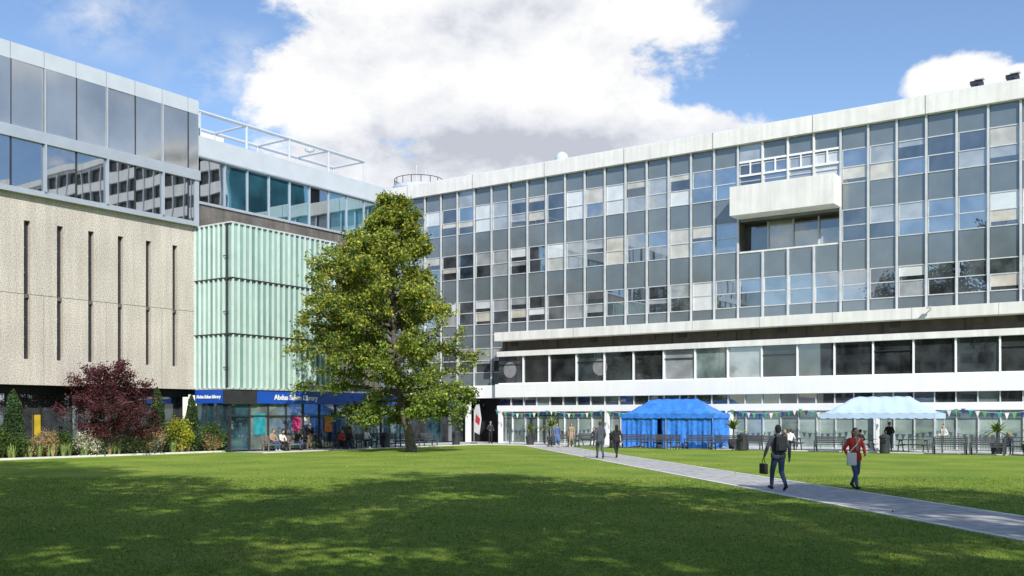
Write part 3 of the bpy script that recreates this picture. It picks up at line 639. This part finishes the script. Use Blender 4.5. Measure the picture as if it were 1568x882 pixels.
# ------------------------------------------------------------ PEOPLE
def cmat(n_,c): return mat(n_,c,.85,.12,6,.2,30)
SK=mat('skin',(.50,.30,.21),.55,.06,8); SKd=mat('skin_brown',(.25,.13,.08),.55,.06,8); EYE=mat('eye_dark',(.02,.015,.01),.3,.05,3); LIP=mat('lip',(.35,.12,.1),.5,.05,3)
def capsule(B,p0,p1,r0,r1,n=10):
    p0=Vector(p0); p1=Vector(p1); d=p1-p0
    if d.length<1e-4: d=Vector((0,0,1e-3)); p1=p0+d
    u=d.normalized(); path=[];rad=[]
    for a in (-80,-55,-30,0): a=math.radians(a); path.append(p0+u*(r0*math.sin(a))); rad.append(r0*math.cos(a))
    for a in (0,30,55,80): a=math.radians(a); path.append(p1+u*(r1*math.sin(a))); rad.append(r1*math.cos(a))
    k0=len(B.v); a=Vector((0,0,1)) if abs(u.z)<.9 else Vector((1,0,0)); s_=u.cross(a).normalized(); w_=u.cross(s_)
    for p,r in zip(path,rad):
        for j_ in range(n):
            t=2*math.pi*j_/n; B.v.append(tuple(p+s_*(r*math.cos(t))+w_*(r*math.sin(t))))
    for i in range(len(path)-1):
        for j_ in range(n):
            q=k0+i*n+j_; q2=k0+i*n+(j_+1)%n; B.f.append((q,q+n,q2+n,q2)); B.mi.append(0)
    B.f.append(tuple(k0+j_ for j_ in range(n))); B.mi.append(0); e=k0+(len(path)-1)*n; B.f.append(tuple(e+j_ for j_ in reversed(range(n)))); B.mi.append(0)
def ellips(B,c,r,n=14,m_=9):
    k0=len(B.v)
    for i in range(1,m_):
        ph=math.pi*i/m_
        for j_ in range(n):
            t=2*math.pi*j_/n; B.v.append((c[0]+r[0]*math.sin(ph)*math.cos(t),c[1]+r[1]*math.sin(ph)*math.sin(t),c[2]+r[2]*math.cos(ph)))
    for i in range(m_-2):
        for j_ in range(n):
            q=k0+i*n+j_; q2=k0+i*n+(j_+1)%n; B.f.append((q,q+n,q2+n,q2)); B.mi.append(0)
    B.f.append(tuple(k0+j_ for j_ in range(n))); B.mi.append(0); e=k0+(m_-2)*n; B.f.append(tuple(e+j_ for j_ in reversed(range(n)))); B.mi.append(0)
def pose_walk(ph=1,swing=1.0,st=1.0):
    J=dict(P=(0,0,.94),C=(0,-.02,1.30),Hd=(0,-.04,1.625))
    f,b_=(1,-1) if ph>0 else (-1,1)
    hx=.085
    for s_ in (f,b_):
        if s_==f: J['kn',s_]=(s_*hx,-.20*st,.51); J['an',s_]=(s_*.07,-.29*st,.095); J['to',s_]=(s_*.08,-.29*st-.17,.07)
        else: J['kn',s_]=(s_*hx,-.01,.49); J['an',s_]=(s_*.07,.32*st,.16); J['to',s_]=(s_*.08,.32*st-.13,.035)
        if s_==f: J['el',s_]=(s_*.25,.10*swing,1.13); J['wr',s_]=(s_*.25,.12*swing,.89)
        else: J['el',s_]=(s_*.25,-.04,1.12); J['wr',s_]=(s_*.24,-.20*swing,.93)
    return J
def pose_stand():
    J=dict(P=(0,0,.94),C=(0,-.01,1.30),Hd=(0,-.03,1.63))
    for s_ in (-1,1): J['kn',s_]=(s_*.095,-.01,.50); J['an',s_]=(s_*.10,.03,.09); J['to',s_]=(s_*.13,-.13,.035); J['el',s_]=(s_*.27,.03,1.14); J['wr',s_]=(s_*.18,-.20,1.05)
    return J
def pose_sit(lean=0.0,cross=False):
    J=dict(P=(0,.05,.55),C=(0,.09-lean,.90),Hd=(0,.03-lean*1.5,1.23))
    for s_ in (-1,1): J['kn',s_]=(s_*.12,-.38,.53); J['an',s_]=(s_*.12,-.42,.10); J['to',s_]=(s_*.14,-.57,.04); J['el',s_]=(s_*.25,-.03-lean,.74); J['wr',s_]=(s_*.10,-.22-lean*.5,.66)
    if cross: J['kn',1]=(.05,-.40,.62); J['an',1]=(-.12,-.55,.32); J['to',1]=(-.14,-.70,.27)
    return J
def person(name,loc,yaw,J,c,h=1.75,female=False,longhair=False,coat=0,backpack=None,tote=None,bag=None,skirt=False,vox=.011,bulk=1.0):
    root=empty(name,loc,yaw); sc=h/1.75; root.scale=(sc,sc,sc)
    P=Vector(J['P']);C=Vector(J['C']);Hd=Vector(J['Hd']); pr=[]
    def cap(a,b_,r0,r1,m_): pr.append(('c',Vector(a),Vector(b_),r0,r1,m_))
    def ell(a,r,m_): pr.append(('e',Vector(a),Vector(r),0,0,m_))
    W=.92 if female else 1.0; bk=bulk
    for s_ in (-1,1):
        cap(C+Vector((s_*.085*W,0,.03)),P+Vector((s_*.062*W,0,.05)),.105*W*bk,.095*bk*(.9 if female else 1),'top')
        cap(C+Vector((s_*.05,0,.10)),C+Vector((s_*.165*W,.0,.095)),.07,.062*bk,'top')
        hip=P+Vector((s_*.085,0,-.03)); kn=Vector(J['kn',s_]); an=Vector(J['an',s_]); to=Vector(J['to',s_])
        cap(P+Vector((s_*.055,.01,.0)),hip,.115*(1.04 if female else 1),.105,'bottom')
        cap(hip,kn,.088*bk,.062*bk,'bottom'); cap(kn,an.lerp(kn,.12),.060*bk,.046*bk,'bottom')
        if coat: cap(P+Vector((s_*.06,0,.05)),P+Vector((s_*.075,0,-coat)),.115*bk,.12*bk,'top')
        cap(an.lerp(kn,.1),an,.040,.042,'shoes'); cap(an+Vector((0,.02,-.035)),to,.045,.037,'shoes'); cap(an+Vector((0,.05,-.045)),an+Vector((0,-.02,-.04)),.04,.042,'shoes')
        sh=C+Vector((s_*.175*W,0,.10)); el=Vector(J['el',s_]); wr=Vector(J['wr',s_])
        cap(sh,el,.056*bk,.046*bk,'top'); cap(el,wr,.046*bk,.034*bk,'top')
        d=(wr-el).normalized(); cap(wr+d*.02,wr+d*.075,.026,.032,'skin')
    cap(C+Vector((0,0,.10)),Hd+Vector((0,.012,-.07)),.055,.05,'skin'); cap(C+Vector((0,.02,.11)),C+Vector((0,.015,.165)),.068,.06,'top')
    ell(Hd,(.074,.090,.112),'skin'); ell(Hd+Vector((0,-.025,-.062)),(.054,.062,.052),'skin'); cap(Hd+Vector((0,-.088,.008)),Hd+Vector((0,-.107,-.024)),.009,.014,'skin')
    for s_ in (-1,1): ell(Hd+Vector((s_*.076,.012,-.01)),(.014,.024,.032),'skin')
    ell(Hd+Vector((0,.02,.030)),(.084,.094,.100),'hair'); ell(Hd+Vector((0,.045,-.02)),(.078,.062,.085),'hair')
    if longhair:
        cap(Hd+Vector((0,.06,.0)),Hd+Vector((0,.085,-.20)),.075,.055,'hair')
        for s_ in (-1,1): cap(Hd+Vector((s_*.06,.03,.0)),Hd+Vector((s_*.07,.02,-.16)),.03,.026,'hair')
    if skirt:
        for s_ in (-1,1):
            kn=Vector(J['kn',s_]); cap(P+Vector((s_*.05,0,-.02)),kn+Vector((-s_*.02,0,.0)),.12,.13,'top')
    keys=['top','bottom','shoes','skin','hair']; B=MB()
    for q in pr:
        if q[0]=='c': capsule(B,q[1],q[2],q[3],q[4])
        else: ellips(B,q[1],q[2])
    me=bpy.data.meshes.new('tmp'); me.from_pydata(B.v,[],B.f); me.update(); o=link(bpy.data.objects.new('tmp',me))
    r=o.modifiers.new('r','REMESH'); r.mode='VOXEL'; r.voxel_size=vox; r.use_smooth_shade=True
    s2=o.modifiers.new('s','SMOOTH'); s2.factor=.5; s2.iterations=2
    dg=bpy.context.evaluated_depsgraph_get(); nm=bpy.data.meshes.new_from_object(o.evaluated_get(dg)); bpy.data.objects.remove(o)
    nm.name='body'; nm.materials.clear()
    for k in keys: nm.materials.append(c[k])
    n_=len(nm.polygons); ce=np.zeros(n_*3); nm.polygons.foreach_get('center',ce); ce=ce.reshape(-1,3)
    best=np.full(n_,9.); lab=np.zeros(n_,dtype=np.int32)
    for q in pr:
        if q[0]=='c':
            a=np.array(q[1]);b_=np.array(q[2]); ab=b_-a; t=np.clip(((ce-a)@ab)/max(ab@ab,1e-9),0,1); d=np.linalg.norm(ce-a-t[:,None]*ab,axis=1)-(q[3]+(q[4]-q[3])*t)
        else: d=(np.linalg.norm((ce-np.array(q[1]))/np.array(q[2]),axis=1)-1)*min(q[2])
        k=d<best; best[k]=d[k]; lab[k]=keys.index(q[5])
    nm.polygons.foreach_set('material_index',lab); nm.polygons.foreach_set('use_smooth',[True]*n_)
    bo=link(bpy.data.objects.new('body',nm)); bo.parent=root
    D=MB()
    for s_ in (-1,1):
        el=Vector(J['el',s_]); wr=Vector(J['wr',s_]); d=(wr-el).normalized(); side=Vector((0,-1,0)); side=(side-d*side.dot(d)).normalized(); inn=d.cross(side)
        if inn.x*s_>0: inn=-inn
        base=wr+d*.085
        for k,(o_,L) in enumerate(((.024,.062),(.008,.072),(-.008,.068),(-.022,.052))):
            p0=base+side*o_; p1=p0+d*L*.5+inn*.006; p2=p1+d*L*.38+inn*.022
            D.tube([p0-d*.015,p0,p1,p2],[.009,.009,.008,.006],c['skin'],6)
        t0=wr+d*.045+side*.025; D.tube([t0-side*.01,t0+side*.018+d*.02,t0+side*.022+d*.052+inn*.01],[.011,.010,.007],c['skin'],6)
        e0=Hd+Vector((s_*.028,-.082,.008)); D.lathe([(.001,-.007),(.009,-.004),(.010,0),(.009,.004),(.001,.007)],tuple(e0),EYE,8)
        D.box(e0.x-.016,e0.x+.016,e0.y-.008,e0.y+.004,e0.z+.016,e0.z+.021,c['hair'])
    D.box(Hd.x-.022,Hd.x+.022,Hd.y-.091,Hd.y-.08,Hd.z-.054,Hd.z-.047,LIP)
    D.obj('fingers_and_face',root,smooth=True)
    if backpack:
        K=MB(); y0=C.y+.10; K.box(-.15,.15,y0,y0+.15,C.z-.27,C.z+.14,backpack); K.box(-.115,.115,y0+.151,y0+.20,C.z-.25,C.z-.05,backpack); o=K.obj('backpack',root,bevel=.045); o.modifiers['Bevel'].segments=3
        K=MB()
        for s_ in (-1,1): K.tube([(s_*.09,y0+.02,C.z+.12),(s_*.10,C.y+.03,C.z+.195),(s_*.105,C.y-.09,C.z+.13),(s_*.115,C.y-.12,C.z-.02),(s_*.14,C.y-.02,C.z-.18),(s_*.12,y0+.03,C.z-.2)],.018,backpack,6)
        K.tube([(-.03,y0+.08,C.z+.13),(0,y0+.08,C.z+.19),(.03,y0+.08,C.z+.13)],.01,backpack,5); K.obj('straps',root,smooth=True)
    if tote:
        s_,mt=tote; K=MB(); cx=s_*.17; yb=-.17; z1=P.z+.10
        K.box(cx-.15,cx+.13,yb-.06,yb+.03,z1-.36,z1,mt); o=K.obj('tote_bag',root,bevel=.03)
        K=MB(); K.tube([(cx-.10,yb,z1-.02),(.0-s_*.02,-.14,C.z),(-s_*.12,-.07,C.z+.14),(-s_*.13,.03,C.z+.17),(0,.13,C.z-.02),(cx+.08,.02,z1-.02)],.014,mt,6); K.obj('tote_strap',root)
    if bag:
        s_,mt=bag; wr=Vector(J['wr',s_]); el=Vector(J['el',s_]); d=(wr-el).normalized(); hnd=wr+d*.12; K=MB()
        K.box(hnd.x-.05,hnd.x+.05,hnd.y-.19,hnd.y+.19,hnd.z-.40,hnd.z-.12,mt); K.obj('briefcase',root,bevel=.02)
        K=MB(); K.tube([(hnd.x,hnd.y-.1,hnd.z-.13),(hnd.x,hnd.y-.06,hnd.z-.01),(hnd.x,hnd.y+.06,hnd.z-.01),(hnd.x,hnd.y+.1,hnd.z-.13)],.011,mt,6); K.obj('handle',root)
    return root
BLK=cmat('black_cloth',(.018,.018,.02)); NAV=cmat('navy_cloth',(.03,.04,.06)); GRY=cmat('charcoal_cloth',(.06,.07,.085)); JEAN=cmat('denim',(.055,.09,.17)); RED=cmat('red_jacket',(.50,.035,.03)); WHT=cmat('white_cloth',(.72,.70,.66)); KHK=cmat('khaki_cloth',(.25,.2,.13)); TAN=cmat('tan_cloth',(.35,.25,.17)); BLU=cmat('blue_cloth',(.08,.14,.28)); HBK=cmat('hair_black',(.015,.012,.01)); HBR=cmat('hair_brown',(.07,.04,.022)); HBD=cmat('hair_blonde',(.3,.2,.09)); SHW=cmat('white_shoes',(.5,.5,.5)); SHB=cmat('black_shoes',(.02,.02,.02))
def C_(t,b_,s_=SHB,sk=SK,hr=HBR): return dict(top=t,bottom=b_,shoes=s_,skin=sk,hair=hr)
PI=math.pi; pa=math.atan(.143)
J=pose_walk(1); J['wr',-1]=(-.30,.02,.88); J['el',-1]=(-.29,.04,1.13); J['el',1]=(.32,.03,1.15); J['wr',1]=(.34,-.10,.93)
person('man_with_backpack',(7.55,28.0,.016),PI+pa,J,C_(GRY,JEAN,SHB,SKd,HBK),1.86,coat=.02,backpack=BLK,bag=(1,BLK),vox=.009,bulk=1.12)
J=pose_walk(-1); J['el',1]=(.27,-.02,1.16); J['wr',1]=(.20,-.20,1.02); J['el',-1]=(-.29,.05,1.15); J['wr',-1]=(-.24,-.10,.94)
woman=person('woman_in_red_jacket',(9.85,28.4,.016),.12,J,C_(RED,JEAN,SHB,SK,HBR),1.77,female=True,longhair=True,coat=.06,tote=(-1,WHT),vox=.009,bulk=1.08)
K=MB()
K.face([(-.045,-.124,1.46),(.045,-.124,1.46),(.04,-.15,1.30),(.035,-.15,1.10),(-.035,-.15,1.10),(-.04,-.15,1.30)],KHK); K.obj('shirt_front',woman)
person('man_in_suit',(4.4,49.3,.016),PI+pa,pose_walk(1),C_(GRY,GRY,SHB,SK,HBR),1.86,coat=.12,bulk=1.1)
person('woman_in_black',(5.3,50.0,.016),PI+pa,pose_walk(-1),C_(BLK,BLK,SHB,SK,HBK),1.68,female=True,longhair=True,coat=.05)
person('woman_in_blue_dress',(3.05,67.2,.012),.3,pose_walk(1),C_(BLU,JEAN,SHW,SK,HBR),1.66,female=True,longhair=True,skirt=True)
person('woman_in_tan_coat',(4.05,67.4,.012),-.2,pose_walk(-1),C_(TAN,KHK,SHW,SK,HBK),1.68,female=True,longhair=True,coat=.3)
x,y,_=LW(-45.4,62.6); person('man_at_doorway',(x,y,.012),.5,pose_stand(),C_(NAV,BLK),1.75)
def seated(name,X,Y,face,J,c,**k):
    x,y,_=LW(X,Y); person(name,(x,y,.0),face-A,J,c,**k)
seated('seated_man',-45.95,40.95,H,pose_sit(.05),C_(TAN,JEAN,SHW),h=1.76)
seated('seated_woman',-45.95,41.65,H,pose_sit(.1),C_(WHT,BLK,SHB,SK,HBK),h=1.68,female=True,longhair=True)
seated('seated_man',-45.95,42.9,H,pose_sit(.15,True),C_(BLK,JEAN,SHB),h=1.76)
seated('seated_woman',-45.35,46.1,H,pose_sit(.1),C_(RED,BLK,SHB,SK,HBR),h=1.66,female=True,longhair=True)
seated('seated_man',-45.35,46.8,H,pose_sit(.12),C_(BLK,GRY,SHB,SKd,HBK),h=1.76)
seated('seated_man',-45.35,48.5,H,pose_sit(.1),C_(WHT,JEAN,SHW),h=1.76)
person('standing_man',LW(-46.2,47.4,.012),.3,pose_stand(),C_(GRY,JEAN),1.76)
person('standing_woman',LW(-46.3,44.3,.012),.9,pose_stand(),C_(BLK,KHK,SHW,SK,HBD),1.66,female=True,longhair=True)
seated('seated_man',-20.8,60.45,PI,pose_sit(.15),C_(WHT,BLK,SHB,SK,HBR),h=1.75)
seated('seated_woman',-21.6,61.95,0,pose_sit(.1),C_(GRY,JEAN,SHB,SK,HBD),h=1.66,female=True,longhair=True)
seated('seated_man',-16.4,59.85,PI,pose_sit(.15),C_(BLK,GRY,SHB,SKd,HBK),h=1.75)
seated('seated_woman',-8.6,60.95,.1,pose_sit(.15),C_(NAV,JEAN,SHB,SK,HBD),h=1.66,female=True)
seated('seated_man',-35.7,62.1,0,pose_sit(.12),C_(NAV,BLK,SHB,SK,HBR),h=1.75)
person('standing_man',LW(-15.2,61.9,.012),.2-A,pose_stand(),C_(BLK,JEAN,SHB,SKd,HBK),1.78)
person('standing_woman',LW(-12.3,62.6,.012),-.4-A,pose_stand(),C_(WHT,KHK,SHW,SK,HBR),1.66,female=True,longhair=True)
# ------------------------------------------------------------ LIGHT / SKY
EL=math.radians(38); AZ=math.radians(15)
sd=Vector((math.sin(AZ)*math.cos(EL),-math.cos(AZ)*math.cos(EL),math.sin(EL)))
sl=bpy.data.lights.new('sun','SUN'); sl.energy=5.0; sl.angle=math.radians(.5); sl.color=(1,.965,.90)
so=link(bpy.data.objects.new('sun',sl)); so.rotation_euler=sd.to_track_quat('Z','Y').to_euler(); so.location=(20,-40,60)
W=bpy.data.worlds.new('World'); scene.world=W; W.use_nodes=True; nt=W.node_tree; n=nt.nodes; l=nt.links
bg=n['Background']; out=n['World Output']
sky=n.new('ShaderNodeTexSky'); sky.sky_type='NISHITA'; sky.sun_disc=False; sky.sun_elevation=EL; sky.sun_rotation=math.radians(165); sky.air_density=1.0; sky.dust_density=.3; sky.ozone_density=1.6
tint=n.new('ShaderNodeMix'); tint.data_type='RGBA'; tint.blend_type='MULTIPLY'; tint.inputs[0].default_value=1; tint.inputs[7].default_value=(.98,1.04,1.14,1)
l.new(sky.outputs[0],tint.inputs[6]); l.new(tint.outputs[2],bg.inputs['Color']); bg.inputs['Strength'].default_value=.15
def M(op,a,b=None,c=None,clamp=False):
    q=n.new('ShaderNodeMath'); q.operation=op; q.use_clamp=clamp
    for i,v in enumerate((a,b,c)):
        if v is None: continue
        if isinstance(v,(int,float)): q.inputs[i].default_value=v
        else: l.new(v,q.inputs[i])
    return q.outputs[0]
tc=n.new('ShaderNodeTexCoord'); sx=n.new('ShaderNodeSeparateXYZ'); l.new(tc.outputs['Generated'],sx.inputs[0])
az=M('ARCTAN2',sx.outputs[0],sx.outputs[1]); el=M('ARCSINE',sx.outputs[2])
def ell_(a0,e0,ra,re):
    a0,e0,ra,re=map(math.radians,(a0,e0,ra,re))
    u=M('DIVIDE',M('SUBTRACT',az,a0),ra); v=M('DIVIDE',M('SUBTRACT',el,e0),re)
    return M('SUBTRACT',1,M('SQRT',M('ADD',M('MULTIPLY',u,u),M('MULTIPLY',v,v))))
def wn(scale,det,off=0,rough=.55,dist=0,dz=0):
    mp=n.new('ShaderNodeMapping'); mp.inputs['Location'].default_value=(off-dz*.3,off*.7,off*.3+dz); mp.inputs['Scale'].default_value=(1,1,1.5); l.new(tc.outputs['Generated'],mp.inputs[0])
    q=n.new('ShaderNodeTexNoise'); q.inputs['Scale'].default_value=scale; q.inputs['Detail'].default_value=det; q.inputs['Roughness'].default_value=rough; q.inputs['Distortion'].default_value=dist; l.new(mp.outputs[0],q.inputs['Vector']); return q.outputs['Fac']
d=ell_(-1.8,22.0,13.5,7.0)
for a in ((-4,18.5,14.2,4.2),(3,15.2,11.8,3.0),(9.5,15.6,6.5,1.9),(-10,13.5,5.5,3.4),(0,13,11,3),(24.6,17.0,3.0,1.6),(27.5,17.2,1.5,.6)): d=M('MAXIMUM',d,ell_(*a))
far=M('MULTIPLY',M('GREATER_THAN',M('ABSOLUTE',az),1.0),-.06); near=M('MULTIPLY',M('LESS_THAN',M('ABSOLUTE',az),1.0),-3); base=M('ADD',far,near)
d=M('MAXIMUM',d,base)
nz=wn(9,12,0,.62,.15); dens=M('ADD',d,M('MULTIPLY',M('SUBTRACT',nz,.5),1.8))
mr=n.new('ShaderNodeMapRange'); mr.interpolation_type='SMOOTHSTEP'; mr.inputs[1].default_value=.0; mr.inputs[2].default_value=.26; l.new(dens,mr.inputs[0])
wisp=M('MULTIPLY',M('MAXIMUM',ell_(-22.3,20.5,5,2.5),M('MAXIMUM',ell_(9,22.5,5,2.0),ell_(-16,18.5,5,3))),1.0); wv=M('MULTIPLY',M('MAXIMUM',wisp,0),M('MULTIPLY',M('MAXIMUM',M('SUBTRACT',wn(16,10,3,.65),.42),0),3.0))
fac=M('MAXIMUM',mr.outputs[0],wv); fac=M('MINIMUM',fac,1)
gsh=M('MAXIMUM',M('MULTIPLY',ell_(1.5,15.4,13,2.7),1.05),0)
relief=M('MULTIPLY',M('SUBTRACT',wn(9,9,0,.6,.15,dz=.09),nz),2.6)
sh=M('ADD',M('ADD',M('MULTIPLY',M('SUBTRACT',wn(7,8,5),.44),1.0),gsh),relief)
cr=n.new('ShaderNodeValToRGB'); e=cr.color_ramp.elements; e[0].position=.0; e[0].color=(1,1,1,1); e[1].position=1.0; e[1].color=(.56,.59,.67,1); q=e.new(.45); q.color=(.84,.86,.91,1)
l.new(sh,cr.inputs[0]); bg2=n.new('ShaderNodeBackground'); l.new(cr.outputs[0],bg2.inputs['Color']); bg2.inputs['Strength'].default_value=1.0
mx=n.new('ShaderNodeMixShader'); l.new(fac,mx.inputs[0]); l.new(bg.outputs[0],mx.inputs[1]); l.new(bg2.outputs[0],mx.inputs[2]); l.new(mx.outputs[0],out.inputs['Surface'])
# ------------------------------------------------------------ CAMERA
cam=bpy.data.cameras.new('camera'); co=link(bpy.data.objects.new('camera',cam)); co.location=(0,0,2.1); co.rotation_euler=(math.radians(90),0,0)
cam.sensor_width=36; cam.lens=36*1513/1568; cam.shift_y=197/1568; cam.clip_end=4000; cam.clip_start=.1
scene.camera=co
scene.view_settings.view_transform='Standard'; scene.view_settings.look='None'; scene.view_settings.exposure=0
print('objects',len(bpy.data.objects),'cl',len(cl))
